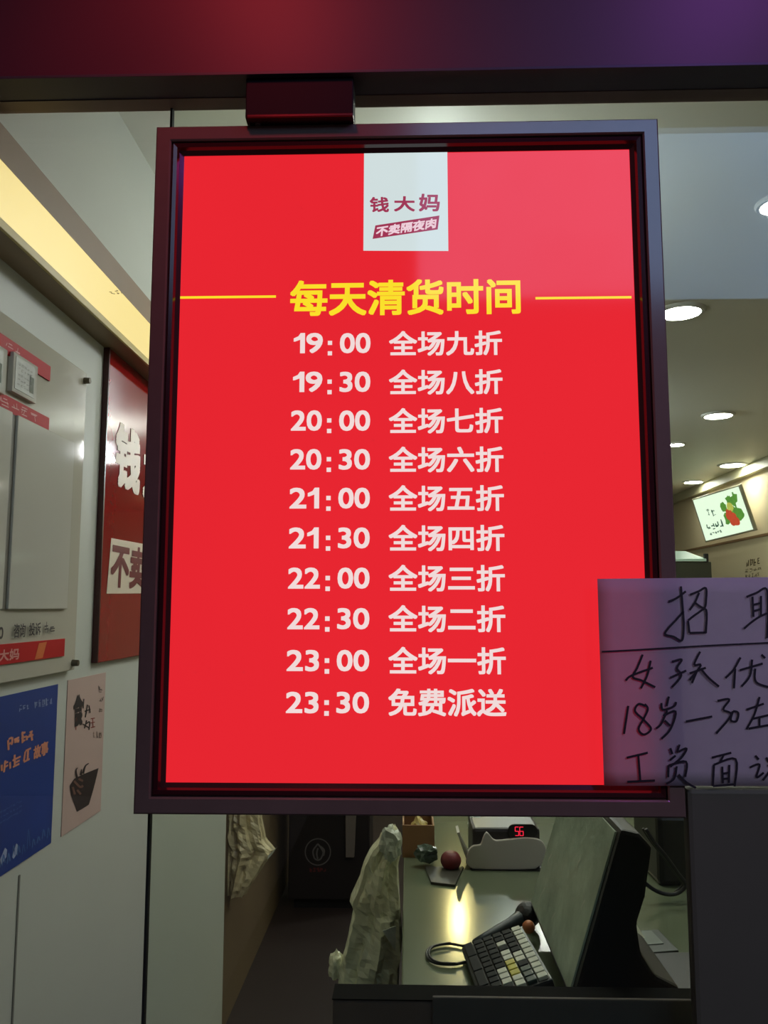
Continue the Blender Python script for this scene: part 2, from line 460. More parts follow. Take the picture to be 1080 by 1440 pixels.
cy = [482.5, 537, 591.5, 646, 700.5, 756.5, 813, 870, 929, 988]
for i, (h, mi, tx) in enumerate(rows):
    f = i / 9.0; L = lambda a, b: a + (b - a) * f
    hh = L(14.2, 15.2); ch = L(17.5, 19.5)
    x0 = L(411, 402) + (2.0 if h == '19' else 0); x1 = L(454, 448) - (2.5 if h == '21' else 0)
    line_print('schedule_time', [
        (h, x0, x1, cy[i] - hh, cy[i] + hh, .06),
        (':', L(461, 456), L(467, 462.5), cy[i] - hh * .22, cy[i] + hh * 1.22, 0),
        (mi, L(478, 473), L(521, 519), cy[i] - hh, cy[i] + hh, .06)], M_wtxt, LB, PY - E1)
    line_print('schedule_offer', [
        (tx, L(547, 546), L(706, 712), cy[i] - ch, cy[i] + ch, .048)], M_wtxt, LB, PY - E1)
ink = Ink(); ink.poly([(512, 212), (629, 212), (630.5, 353), (511, 352.5)])
plate = ink.put('logo_plate', S1, M_plate, LB)
ink = Ink()
for s, a0, a1, b0, b1 in (('钱', 520, 547, 277, 298.5), ('大', 554, 583.5, 276, 297.5), ('妈', 589, 618.5, 272.5, 297.5)):
    ink.text(s, a0, a1, b1, b0, .06)
ink.poly([(527.8, 317), (618, 303), (615.5, 322.6), (524, 336)])
ink.put('logo_lettering', S2, M_logo, plate)
ink = Ink(); ink.text('不卖隔夜肉', 529, 613.5, 327, 312.5, .075, -.12, -.150)
ink.put('slogan_lettering', S3, mat('lit_pale_print', (236, 206, 216), emit=1.0, var=.03), plate)

# hanging bracket between the beam and the lightbox
BR = thing('hanging_bracket', 'black hanging bracket between dark beam and red lightbox', 'bracket', (on_y(420, 140, 0).x, .02, zb0))
bx0 = on_y(345, 150, -.012).x; bx1 = on_y(497, 150, -.012).x
bz = on_y(420, 165.5, -.012).z
box('bracket_block', (bx0, bx1), (-.012, .028), (bz, zb0), mat('bracket_black', (17, 13, 19), .6, spec=.2), BR, .002)
box('bottom_lip', (bx0 + .003, bx1), (-.016, .028), (bz - .001, bz + .0035), mat('lip_metal', (90, 50, 55), .25, .7), BR, .001)
bm = bmesh.new(); bmesh.ops.create_cone(bm, cap_ends=True, segments=14, radius1=.004, radius2=.003, depth=.006, matrix=Matrix.Translation((on_y(361, 167, -.01).x, .0, LZ1 + .003)))
bmobj('bolt', bm, mat('bolt_steel', (220, 215, 215), .2, .9), BR)

# ------------------------------------------------------------------ handwritten notice
NY = -.004
M_note = paper_mat('notice_paper', (222, 210, 222), .42)
NT = thing('notice_paper', 'white handwritten job notice taped over lightbox corner', 'notice', tuple(on_y(1000, 1105, NY)))
xL, xR = 840, 1150
bm = bmesh.new(); G = []
NU, NV = 14, 14
for j in range(NV + 1):
    row = []
    for i in range(NU + 1):
        u = i / NU; v = j / NV
        px = (840 + 9.5 * v) + (1150 - (840 + 9.5 * v)) * u; py = (814 + (1105 - 814) * v) + (-3 * u if j == 0 else 0)
        p = on_y(px, py, NY)
        p.y = NY - .0015 * (math.sin(u * 7 + v * 3) * .5 + .5) * (u * .8 + .2)
        row.append(bm.verts.new(p))
    G.append(row)
for j in range(NV):
    for i in range(NU): bm.faces.new((G[j][i], G[j][i + 1], G[j + 1][i + 1], G[j + 1][i]))
r = bmesh.ops.extrude_face_region(bm, geom=bm.faces[:])
for v in [g for g in r['geom'] if isinstance(g, bmesh.types.BMVert)]: v.co.y += .0003
bmesh.ops.recalc_face_normals(bm, faces=bm.faces[:])
sheet = bmobj('sheet', bm, M_note, NT, True)
strokes = [
 [(480,264),(525,245),(578,206)], [(550,178),(560,300),(566,400),(556,482),(510,462),(462,448),(478,415),(520,370),(566,318)],
 [(600,226),(650,206),(690,188),(692,250),(680,300),(625,268)], [(652,214),(628,270),(598,312)], [(590,372),(598,440)], [(590,370),(640,332),(692,310),(690,442)], [(598,440),(692,438)],
 [(918,238),(975,215),(1032,194),(1040,330),(1034,470)], [(952,236),(958,350)], [(1000,232),(1000,345)], [(958,282),(1000,272)], [(958,318),(1000,306)], [(905,416),(940,385),(990,350),(1034,330)],
 [(105,546),(300,536),(700,512),(1090,494)],
 [(335,562),(305,635),(280,688),(330,708),(406,746)], [(380,596),(360,680),(325,752)], [(240,708),(272,680),(392,636)],
 [(500,602),(555,590),(528,638),(552,680),(500,746)], [(490,692),(580,652)], [(658,545),(625,618),(662,622),(598,706)], [(598,668),(690,636)], [(642,650),(612,722)], [(660,640),(705,692),(764,742)],
 [(885,578),(845,648),(800,694)], [(855,640),(848,752)], [(880,650),(1010,612)], [(950,590),(938,680),(890,742)], [(968,640),(972,715),(1046,746)], [(1003,562),(1024,582)],
 [(254,850),(230,1008)], [(352,852),(312,840),(292,880),(342,930),(382,980),(342,1012),(312,980),(342,920),(364,868),(346,840)],
 [(482,798),(470,852)], [(440,834),(450,872),(512,852),(522,828)], [(472,876),(440,950),(410,978)], [(450,906),(520,882),(492,980),(440,1036)], [(458,932),(490,962)],
 [(578,938),(726,910)], [(755,822),(822,814),(788,870),(832,902),(748,1006)], [(842,880),(830,930),(862,936),(872,890),(842,880)],
 [(918,872),(1016,838)], [(992,800),(962,900),(918,982)], [(950,924),(1046,902)], [(992,914),(992,972)], [(930,978),(1050,958)],
 [(245,1142),(364,1114)], [(310,1128),(322,1276)], [(248,1278),(404,1270)],
 [(490,1088),(502,1122)], [(488,1156),(520,1130)], [(542,1068),(528,1112)], [(536,1108),(582,1090),(552,1142),(490,1192)], [(480,1184),(478,1252)], [(480,1186),(578,1164),(574,1250)], [(526,1190),(512,1258),(468,1288)], [(536,1236),(580,1280),(634,1312)],
 [(724,1142),(834,1114)], [(792,1124),(768,1172)], [(736,1182),(730,1302)], [(736,1182),(858,1150),(852,1304)], [(730,1302),(852,1292)], [(782,1192),(786,1286)], [(822,1182),(820,1284)], [(784,1232),(820,1226)], [(784,1262),(820,1258)],
 [(968,1130),(988,1152)], [(938,1196),(992,1180),(974,1252),(1016,1226)], [(1030,1140),(1046,1170)], [(1084,1130),(1060,1200),(1010,1270)], [(1040,1180),(1110,1272)]]
ink = Ink()
for st in strokes:
    ink.stroke([(820 + x / 4, 780 + y / 4) for x, y in st], 3.1 if st is not strokes[13] else 2.4, 5)
ink.put('handwriting', sheet_y(NY - .0022), mat('black_marker', (34, 24, 38), .6), sheet)
ink = Ink(); rr = random.Random(3)
for k in range(4): ink.poly([(850, 845 + k * 11), (856 + rr.random() * 40, 845 + k * 11), (856 + rr.random() * 40, 848 + k * 11), (850, 848 + k * 11)])
# ------------------------------------------------------------------ dark board right of the lightbox
bp0 = on_y(969, 1113, 0); bp1 = on_y(976, 1440, 0)
tag(box('grey_board', ((bp0.x + bp1.x) / 2, .95), (.0, .022), (FZ, on_y(1000, 1109, 0).z), mat('charcoal_board', (104, 102, 84), .6, var=.15, vscale=5), None, .006),
    'charcoal grey board standing upright right of the lightbox, under the notice', 'board')

# ------------------------------------------------------------------ wall lightbox strip on the left
WX = XL + .055
zf = lambda r: 1.45 + r * abs(WX)
WB = thing('cornice_lamp', 'long warm glowing lamp strip along the left wall top', 'lamp', (XL, 1.5, zf(.93)))
yb0, yb1 = .066, 3.6
box('housing', (XL, WX - .004), (yb0, yb1), (zf(.93), zf(1.19)), mat('brown_lamp_housing', (150, 128, 100), .5), WB)
box('top_fascia', (WX - .004, WX), (yb0, yb1), (zf(1.10), zf(1.19)), mat('tan_lamp_fascia', (142, 120, 92), .5), WB, .001)
box('lit_face', (WX - .004, WX - .001), (yb0, yb1), (zf(.953), zf(1.10)), mat('lit_warm_acrylic', (252, 226, 142), emit=1.0, var=.05, vscale=4, rough=.3), WB)
box('bottom_lip', (WX - .004, WX + .002), (yb0, yb1), (zf(.93), zf(.953)), mat('pale_yellow_lip', (214, 196, 120), .4), WB, .001)
ink = Ink(); rr = random.Random(5)
for k in range(9):
    a = 153 + rr.random() * 18; b = 408 + rr.random() * 5; ink.stroke([(a, b), (a + 2 + rr.random() * 2, b + .8)], .9)
ink.put('dirt_mark', sheet_x(WX - .0006), mat('dirt', (150, 128, 66), .8), WB)

# ------------------------------------------------------------------ acrylic notice board on the left wall
def wz(px, py): return on_x(px, py, XL).z
def wy(px, py): return on_x(px, py, XL).y
NBX = XL + .012
nb_y1 = wy(106, 720); nb_y0 = nb_y1 - .62
nb_z1 = on_x(112, 518, NBX).z; nb_z0 = on_x(98, 943, NBX).z
NB = thing('notice_board', 'pale acrylic notice board with red strips on left wall', 'notice board', (XL, (nb_y0 + nb_y1) / 2, nb_z0))
M_acr = mat('pale_acrylic', (192, 190, 172), .04, var=.03, vscale=4, spec=.5)
box('board', (XL + .004, NBX), (nb_y0, nb_y1), (nb_z0, nb_z1), M_acr, NB, .0015)
M_pocket = mat('pocket_acrylic', (200, 200, 186), .05, var=.04, vscale=7, spec=.5)
M_cert = mat('certificate_paper', (172, 176, 160), .4, var=.25, vscale=50)
M_redstrip = mat('red_strip', (186, 34, 34), .5, var=.05, spec=.12)
M_pale = mat('pale_print', (220, 150, 140), .5)
M_ink = mat('black_print', (52, 46, 42), .6)
X1 = NBX + .003
def wall_box(name, pa, pb, m, parent, x0, x1, ya=None, bev=0.0):
    a = on_x(pa[0], pa[1], x1); b = on_x(pb[0], pb[1], x1)
    return box(name, (x0, x1), (a.y if ya is None else ya, b.y), (min(a.z, b.z), max(a.z, b.z)), m, parent, bev)
def wz_at(y, x, ratio): return 1.45 + ratio * abs(x)
def wstrip(name, y0, y1, r1, r0, m, parent, x0, x1, bev=0.0):
    return box(name, (x0, x1), (y0, y1), (1.45 + r0 * abs(x1), 1.45 + r1 * abs(x1)), m, parent, bev)
Y = lambda px, py, x=X1: on_x(px, py, x).y
st1 = wstrip('red_strip', nb_y0 + .02, Y(71, 525), .672, .630, M_redstrip, NB, NBX, X1)
st2 = wstrip('red_strip', nb_y0 + .02, Y(69, 598), .526, .488, M_redstrip, NB, NBX, X1)
st3 = wstrip('red_strip', nb_y0 + .02, Y(91, 910), -.091, -.141, M_redstrip, NB, NBX, X1)
Ysheet = flat_x(X1 + .0005)
def row_text(name, s, px0, px1, rlo, rhi, m, parent, bold=.06, x=None):
    x = X1 + .0005 if x is None else x
    ink = Ink(); ya = Y(px0, 700, x); yb = Y(px1, 700, x)
    z0 = 1.45 + rlo * abs(x); z1 = 1.45 + rhi * abs(x)
    if isinstance(s, str): ink.text(s, ya, yb, z0, z1, bold)
    else: ink.scribble(ya, yb, z0, z1, s, (z1 - z0) * .10, random.Random(int(px0 * 7 + 11)))
    return ink.put(name, flat_x(x), m, parent)
row_text('strip_lettering', 2, -3, 20, .640, .664, M_pale, st1)
row_text('strip_lettering', 4, -8, 48, .496, .520, M_pale, st2)
row_text('strip_lettering', '钱大妈', -6, 38, -.133, -.104, M_pale, st3)
ink = Ink(); ink.poly([(Y(54, 915), 1.45 - .097 * abs(X1)), (Y(65, 915), 1.45 - .095 * abs(X1)), (Y(60, 915), 1.45 - .138 * abs(X1)), (Y(49, 915), 1.45 - .139 * abs(X1))])
ink.put('orange_flash', Ysheet, mat('orange_print', (214, 110, 50), .4), st3)
row_text('phone_digits', '80', 1, 14.5, -.078, -.048, M_ink, NB)
row_text('caption_lettering', '咨询', 29, 45, -.078, -.042, M_ink, NB, .03)
row_text('caption_lettering', '投诉', 50, 66, -.075, -.041, M_ink, NB, .03)
row_text('caption_lettering', 2, 70, 86, -.073, -.040, M_ink, NB)
# certificate pockets (upper row) and the two large clear sleeves
for (a, b, rlo, rhi) in ((-40, 9, .525, .640), (18, 53, .545, .648)):
    pk = box('certificate_pocket', (NBX, X1 + .006), (Y(a, 530, X1 + .006), Y(b, 530, X1 + .006)), (1.45 + rlo * abs(X1 + .006), 1.45 + rhi * abs(X1 + .006)), M_pocket, NB, .001)
    w = Y(b, 530) - Y(a, 530); y0 = Y(a, 530, X1 + .006); h = (rhi - rlo) * abs(X1 + .006); z0 = 1.45 + rlo * abs(X1 + .006)
    box('certificate', (X1 + .006, X1 + .0066), (y0 + .08 * w, y0 + .86 * w), (z0 + .1 * h, z0 + .92 * h), M_cert, pk)
    ink = Ink(); rr = random.Random(9)
    for k in range(5): ink.scribble(y0 + .15 * w, y0 + .75 * w, z0 + (.2 + .13 * k) * h, z0 + (.27 + .13 * k) * h, 5, .0006, rr)
    ink.put('certificate_print', flat_x(X1 + .007), mat('faint_print', (128, 130, 118), .6), pk)
    ink = Ink(); ink.poly([(y0 + .66 * w, z0 + .2 * h), (y0 + .82 * w, z0 + .2 * h), (y0 + .82 * w, z0 + .62 * h), (y0 + .66 * w, z0 + .62 * h)])
    ink.put('green_stamp', flat_x(X1 + .0071), mat('green_print', (88, 100, 76), .6), pk)
for (a, b) in ((-50, 11), (19, 101)):
    y0, y1 = Y(a, 720, X1 + .003), Y(b, 720, X1 + .003)
    box('clear_sleeve', (NBX, X1 + .003), (y0, y1), (1.45 - .005 * abs(X1), 1.45 + .49 * abs(X1)), M_pocket, NB, .0015)
box('sleeve_gap', (NBX, NBX + .002), (Y(11, 720) , Y(19, 720)), (1.45 - .005 * abs(X1), 1.45 + .49 * abs(X1)), mat('grey_gap', (112, 110, 98), .5), NB)
for (yy, zz) in ((nb_y1 - .012, nb_z1 - .018), (nb_y1 - .012, nb_z0 + .014), (nb_y0 + .02, nb_z1 - .02), (nb_y0 + .02, nb_z0 + .014)):
    bm = bmesh.new()
    bmesh.ops.create_cone(bm, cap_ends=True, segments=16, radius1=.007, radius2=.006, depth=.016, matrix=Matrix.Translation((NBX + .004, yy, zz)) @ Matrix.Rotation(math.pi / 2, 4, 'Y'))
    bmobj('standoff', bm, mat('standoff_metal', (110, 104, 88), .3, .8), NB)

# ------------------------------------------------------------------ red glossy panel on the left wall
RX = XL + .012
ry0 = wy(137, 712); rz0 = on_x(127, 934, RX).z; rz1 = zf(.93) - .001
RP = thing('red_wall_panel', 'glossy dark red panel with white lettering on the left wall', 'sign', (XL, ry0 + .35, rz0))
box('panel', (XL, RX), (ry0 + .006, ry0 + .72), (rz0, rz1), mat('glossy_red', (150, 20, 24), .05, var=.05, coat=.5), RP, .001)
box('edge_strip', (XL, RX + .001), (ry0, ry0 + .006), (rz0, rz1), mat('dark_red_edge', (70, 18, 16), .3), RP)
M_cream = mat('cream_lettering', (226, 214, 188), .4)
xx = RX + .001
def RY(px): return on_x(px, 700, xx).y
cy0, cy1 = RY(160), RY(196)
zz0 = 1.45 + on_x(178, 690, xx).z - 1.45; zz1 = on_x(178, 598, xx).z
ink = Ink(); cw = cy1 - cy0
for k, s in enumerate('钱大妈'):
    ink.text(s, cy0 + k * cw * 1.12, cy0 + k * cw * 1.12 + cw, zz0, zz1, .09)
ink.put('brush_lettering', flat_x(xx), M_cream, RP)
z0 = on_x(155, 835, xx).z; z1 = on_x(158, 757, xx).z
ya, yb = RY(156), ry0 + .69
ink = Ink(); ink.poly([(ya - .004, z0), (yb - .02, z0 + .012), (yb, z1 + .012), (ya + .012, z1)])
sl = ink.put('slogan_patch', flat_x(xx), M_cream, RP)
ink = Ink(); ink.text('不卖隔夜肉', RY(159.5), yb - .03, z0 + .014, z1 - .006, .07, .06)
ink.put('slogan_lettering', flat_x(xx + .0006), mat('dark_red_print', (112, 20, 24), .4), sl)

# ------------------------------------------------------------------ posters on the left wall
PXX = XL + .0015
b_y1 = on_x(77, 1070, PXX).y; b_z1 = on_x(82, 962, PXX).z; b_z0 = on_x(71, 1186, PXX).z
BP = tag(box('blue_poster', (XL, PXX), (b_y1 - .36, b_y1), (b_z0, b_z1), mat('blue_paper', (30, 62, 138), .4, var=.25, vscale=6)),
         'deep blue poster with orange lettering low on the left wall', 'poster')
rr = random.Random(21)
sx = sheet_x(PXX + .0005)
def lane(px0, px1, py0, slope, h):   # lettering following the poster's edge direction
    return px0, px1, py0, slope, h
M_or = mat('orange_lettering', (214, 142, 112), .5); M_blw = mat('pale_blue_print', (150, 164, 196), .5)
def skew_scribble(name, px0, px1, py, slope, h, n, w, m, parent, sheet, rnd):
    ink = Ink(); ink.scribble(px0, px1, 0, h, n, w, rnd)
    ink.v = [(a, py + slope * (a - px0) - b) for a, b in ink.v]
    return ink.put(name, sheet, m, parent)
skew_scribble('title_lettering', 9, 48, 1056, -.38, 19, 4, 2.7, M_or, BP, sx, rr)
skew_scribble('title_lettering', -14, 46, 1097, -.44, 21, 4, 2.7, M_or, BP, sx, rr)
ink = Ink(); ink.text('故事', 47, 68, 0, 19, .06); ink.v = [(a, 1069 - .44 * (a - 47) - b) for a, b in ink.v]
ink.put('title_lettering', sx, M_or, BP)
skew_scribble('small_lettering', 27, 41, 1001, -.25, 9, 3, 1.1, M_blw, BP, sx, rr)
skew_scribble('small_lettering', 48, 74, 998, -.25, 12, 5, .8, M_blw, BP, sx, rr)
for k in range(3): skew_scribble('small_lettering', -10, 31, 1150 + 6 * k + k, -.55, 3.2, 9, .5, mat('dim_blue_print', (80, 110, 170), .5), BP, sx, rr)
ink = Ink()
for k in range(11):
    a = -4 + k * 7; b = 1222 - .62 * (a) - rr.random() * 6
    ink.stroke([(a, b), (a + 2, b - 9 - rr.random() * (26 if k in (6, 7) else 10)), (a + 4, b - 4)], .8 + rr.random())
ink.put('skyline_drawing', sx, mat('mid_blue_print', (74, 112, 168), .5), BP)
ink = Ink(); ink.poly([(0, 1209), (7, 1192), (10, 1195), (9, 1205), (2, 1216)]); ink.poly([(17, 1205), (23, 1186), (25, 1188), (24, 1200), (19, 1208)])
ink.put('white_sail_drawing', sx, M_blw, BP)

f_y0 = on_x(91, 1067, PXX).y; f_y1 = on_x(145, 1048, PXX).y; f_z1 = on_x(95, 957, PXX).z; f_z0 = on_x(86, 1177, PXX).z
FP = tag(box('food_poster', (XL, PXX), (f_y0, f_y1), (f_z0, f_z1), mat('pinkish_paper', (196, 172, 160), .5, var=.06, vscale=9)),
         'narrow pinkish poster showing a dark bowl of food, beside blue poster', 'poster')
M_br = mat('brush_black', (38, 30, 28), .6)
c = lambda x, y: (x / 4.8, 940 + y / 4.8)       # crop scale of the close-up
ink = Ink(); ink.text('食', 103, 117, 0, 45, .06); ink.v = [(a, 1024 - .35 * (a - 103) - b) for a, b in ink.v]
for s in ([(565, 205), (560, 270)], [(590, 245), (575, 330)], [(600, 250), (608, 300)], [(570, 290), (610, 275)], [(585, 350), (570, 405)], [(575, 380), (605, 360), (600, 415)], [(560, 375), (600, 400)]):
    ink.stroke([c(*p) for p in s], 1.7)
ink.put('brush_lettering', sx, M_br, FP)
for grp in ([[(515, 330), (512, 415)], [(520, 340), (511, 372)]], [[(612, 340), (640, 335)], [(625, 335), (628, 400)], [(612, 400), (642, 392)], [(612, 368), (640, 362)]]):
    ink = Ink()
    for q_ in grp: ink.stroke([c(*p) for p in q_], 1.3)
    ink.put('red_lettering', sx, mat('brick_red_print', (136, 58, 46), .6), FP)
ink = Ink()
for k in range(3): ink.scribble(138, 145, 964 + k * 15, 974 + k * 15, 1, .9, rr)
ink.put('small_lettering', sx, mat('grey_print', (100, 86, 80), .6), FP)
ink = Ink(); ink.scribble(130, 143, 1028, 1038, 3, .7, rr)
ink.put('small_lettering', sx, mat('grey_print', (100, 86, 80), .6), FP)
ink = Ink()
ink.poly([c(*p) for p in [(470, 790), (500, 745), (560, 715), (665, 672), (655, 720), (630, 820), (600, 920), (560, 945), (520, 968), (495, 900), (478, 850)]])
for s in ([(560, 710), (575, 660), (600, 640)], [(520, 740), (512, 690), (525, 670)], [(545, 720), (550, 680)]): ink.stroke([c(*p) for p in s], 3.5, 4, 1)
ink.put('bowl_drawing', sx, mat('bowl_black', (46, 36, 36), .5, var=.3, vscale=60), FP)
ink = Ink()
for s in ([(500, 760), (540, 800), (560, 790)], [(520, 820), (545, 850)], [(490, 800), (505, 850)], [(530, 745), (560, 760)]): ink.stroke([c(*p) for p in s], 3.2)
ink.put('food_drawing', sheet_x(PXX + .0009), mat('food_brown', (118, 84, 72), .5, var=.3, vscale=80), FP)

# ------------------------------------------------------------------ far right: lit picture, wall lettering, dark cabinet
BLc = on_x(992, 763, 2.75); BRc = on_x(1063, 746, 2.75)
TLc = on_y(972.5, 702, BLc.y); TRc = on_y(1040.5, 681, BRc.y)
SCN = thing('tilted_screen', 'tilted lit picture screen of vegetables on right wall', 'screen', tuple((BLc + BRc) / 2))
nrm = (BRc - BLc).cross(TLc - BLc).normalized()
if nrm.x > 0: nrm = -nrm
slab('housing', [BLc, BRc, TRc, TLc], -nrm, .018, mat('grey_screen_frame', (150, 146, 120), .4), SCN, .006)
ctr = (BLc + BRc + TRc + TLc) / 4
ins = [ctr + (q - ctr) * .93 for q in (BLc, BRc, TRc, TLc)]
face = slab('lit_face', [q + nrm * .001 for q in ins], nrm, .004, mat('lit_picture', (232, 250, 226), emit=1.25, var=.05), SCN)
def scr(u, v, e=.007):
    a = ins[0].lerp(ins[1], u); b = ins[3].lerp(ins[2], u); return a.lerp(b, v) + nrm * e
rr = random.Random(2)
def blob(cx, cy, rx, ry, n=14, j=.25): return [(cx + rx * math.cos(2 * math.pi * k / n) * (1 + rr.uniform(-j, j)), cy + ry * math.sin(2 * math.pi * k / n) * (1 + rr.uniform(-j, j))) for k in range(n)]
ink = Ink()
for k in range(16): ink.poly(blob(rr.uniform(.58, .9), rr.uniform(.30, .80), .055, .11, 10, .35))
ink.stroke([(.84, .55), (.87, .92)], .03); ink.stroke([(.78, .6), (.79, .86)], .022)
ink.put('greens_picture', lambda a, b: scr(a, b, .006), mat('lit_green', (96, 156, 62), emit=.9, var=.5, vscale=40), face)
ink = Ink()
for cx_, cy_ in ((.66, .42), (.74, .38), (.70, .28), (.77, .26), (.68, .5)): ink.poly(blob(cx_, cy_, .06, .10, 14, .1))
ink.put('tomato_picture', lambda a, b: scr(a, b, .008), mat('lit_tomato', (214, 78, 50), emit=.9, var=.3, vscale=40), face)
ink = Ink(); ink.poly(blob(.74, .62, .06, .10)); ink.put('pepper_picture', lambda a, b: scr(a, b, .0085), mat('lit_yellow_green', (206, 206, 96), emit=.9, var=.3, vscale=40), face)
M_lit_grey = mat('lit_grey_print', (70, 120, 100), emit=.5, var=.1)
for a_ in ((.12, .50, .20, .40, 4, .022), (.14, .42, .10, .16, 5, .012), (.20, .42, .50, .72, 2, .012)):
    ink = Ink(); ink.scribble(*a_, rr); ink.put('screen_lettering', lambda a, b: scr(a, b, .006), M_lit_grey, face)
def wt(px, py): return on_x(px, py, XR - .001)
ink = Ink(); rr = random.Random(4)
ink.scribble(1049, 1069, 796, 785, 4, 1.3, rr); ink.scribble(1047, 1071, 804, 797.5, 4, .7, rr); ink.scribble(1048, 1068, 812, 806, 5, .6, rr)
ink.v = [(a, b - .17 * (a - 1060)) for a, b in ink.v]
tag(ink.put('wall_lettering', sheet_x(XR - .0015), mat('dark_wall_print', (96, 80, 52), .6), None), 'dark lettering in three lines on the right wall below the tilted screen', 'lettering')
cyy = 5.2
c0 = on_y(951, 800, cyy); c1 = on_y(1001, 800, cyy); ct = on_y(975, 784, cyy)
CB = thing('dark_cabinet', 'dark cabinet with pale top edge beside lightbox frame', 'cabinet', ((c0.x + c1.x) / 2 - .1, cyy + .2, FZ))
box('body', (c0.x - .3, c1.x), (cyy, cyy + .45), (FZ, ct.z - .03), mat('dark_green_cabinet', (56, 58, 46), .4), CB, .01)
slab('sloping_lid', [(c0.x - .3, cyy - .01, ct.z - .03), (c1.x - .04, cyy - .01, ct.z - .03), (c1.x - .04, cyy + .45, ct.z + .06), (c0.x - .3, cyy + .45, ct.z + .06)], (0, 0, 1), .02, mat('pale_teal_lid', (176, 206, 190), .25), CB, .004)
box('lid_post', (c1.x - .05, c1.x - .02), (cyy, cyy + .03), (ct.z - .04, ct.z + .03), M_black, CB, .003)

# ------------------------------------------------------------------ counter
CZ = .85
CX0 = on_z(566, 1300, CZ).x
CT = thing('shop_counter', 'long grey green counter behind the window glass', 'counter', (.5, .9, FZ))
box('worktop', (CX0, 1.05), (.145, 1.75), (CZ - .03, CZ), mat('grey_laminate', (100, 108, 86), .15, var=.10, vscale=5, spec=.5), CT, .003)
box('body', (CX0 + .03, 1.03), (.16, 1.73), (FZ, CZ - .03), mat('dark_counter_body', (52, 42, 36), .5), CT)
box('end_panel', (CX0, CX0 + .03), (.15, 1.74), (FZ, CZ - .03), mat('brown_end_panel', (66, 50, 40), .5), CT)

# ------------------------------------------------------------------ plastic bags
def bag_mat(name, rgb, var=.2):
    m = mat(name, rgb, .25, var=var, vscale=14, bump=.35, bscale=30, spec=.6)
    b = m.node_tree.nodes['Principled BSDF']
    b.inputs['Subsurface Weight'].default_value = 0.0
    return m
M_bag = bag_mat('milky_plastic', (240, 234, 196))
M_bag2 = bag_mat('milky_plastic_dim', (214, 200, 160))
def loft(name, left, right, py_list, y0, depth, m, parent, seed, folds=7, amp=.12):
    """closed crumpled bag: outlines (pixel x at pixel y) on the plane y0, given a real thickness"""
    rnd = random.Random(seed); K = 36; vs = []; fs = []
    ph = [rnd.uniform(0, 6.28) for _ in range(6)]
    def interp(tab, y):
        for (ya, xa), (yb, xb) in zip(tab, tab[1:]):
            if ya <= y <= yb: return xa + (xb - xa) * (y - ya) / (yb - ya)
        return tab[-1][1] if y > tab[-1][0] else tab[0][1]
    n = len(py_list)
    for i, py in enumerate(py_list):
        a = on_y(interp(left, py), py, y0); b = on_y(interp(right, py), py, y0); c = (a + b) / 2; hw = (b.x - a.x) / 2
        t = i / (n - 1)
        d = depth * (hw / .05) ** .6 if hw < .05 else depth
        for k in range(K):
            an = 2 * math.pi * k / K
            rip = 1 + amp * math.sin(folds * an + ph[0] + 2.5 * t) + amp * .6 * math.sin((folds * 2 + 1) * an + ph[1] - 4 * t) + amp * .5 * math.sin(5 * an + 17 * t + ph[2]) + rnd.uniform(-amp, amp) * .25
            ed = abs(math.cos(an)) ** 3
            cn = NOISE.noise(Vector((math.cos(an) * 2.2 + seed, math.sin(an) * 2.2, i * .16))); c2 = NOISE.noise(Vector((math.cos(an) * 5 + seed, math.sin(an) * 5, i * .45)))
            rip += amp * 2.2 * (abs(cn) - .2) + amp * 1.4 * (abs(c2) - .15)
            rx = hw * math.cos(an) * (1 * ed + (1 - ed) * rip); ry = d * math.sin(an) * rip
            vs.append((c.x + rx, c.y + ry, c.z + rnd.uniform(-1, 1) * .0015))
    for i in range(n - 1):
        for k in range(K): fs.append((i * K + k, i * K + (k + 1) % K, (i + 1) * K + (k + 1) % K, (i + 1) * K + k))
    fs.append(tuple(range(K))); fs.append(tuple((n - 1) * K + k for k in range(K))[::-1])
    o = obj(name, vs, fs, m, parent, False)
    return o
BY = .72
L1 = [(1161, 551), (1171, 536), (1182, 532), (1193, 522), (1209, 512), (1231, 506), (1265, 491), (1278, 497), (1327, 487), (1357, 478), (1400, 474), (1470, 470)]
R1 = [(1161, 556), (1173, 563), (1197, 564), (1214, 560), (1261, 562), (1317, 566), (1351, 562), (1470, 558)]
BG = thing('plastic_bag_bundle', 'large milky plastic bag bundle hanging against the counter end', 'plastic bag', tuple(on_y(525, 1470, BY)))
loft('bags', L1, R1, [1161 + 6.2 * k for k in range(51)], BY, .045, M_bag, BG, 11, 6, .16)
kv = []; kf = []
rnd = random.Random(6)
def crumple(name, c, r, m, parent, seed, sub=3, amp=.35):
    rn = random.Random(seed); bm = bmesh.new(); bmesh.ops.create_icosphere(bm, subdivisions=sub, radius=1.0)
    noise = NOISE
    off = Vector((rn.uniform(0, 50), rn.uniform(0, 50), rn.uniform(0, 50)))
    for v in bm.verts:
        k = 1 + amp * noise.noise(v.co * 1.8 + off) + amp * .7 * noise.noise(v.co * 4.5 + off)
        v.co = Vector(c) + Vector((v.co.x * r[0] * k, v.co.y * r[1] * k, v.co.z * r[2] * k))
    return bmobj(name, bm, m, parent)
crumple('knot', on_y(549, 1186, BY - .03), (.022, .022, .034), mat('white_plastic_film', (216, 220, 200), .2, var=.1, bump=.3), BG, 4)
slab('torn_flap', [on_y(538, 1309, BY - .075), on_y(557, 1302, BY - .06), on_y(556, 1338, BY - .06)], (0, 1, 0), .002, mat('white_plastic_film', (216, 220, 200)), BG)
crumple('loose_end', on_y(473, 1358, BY), (.016, .02, .026), M_bag, BG, 9)

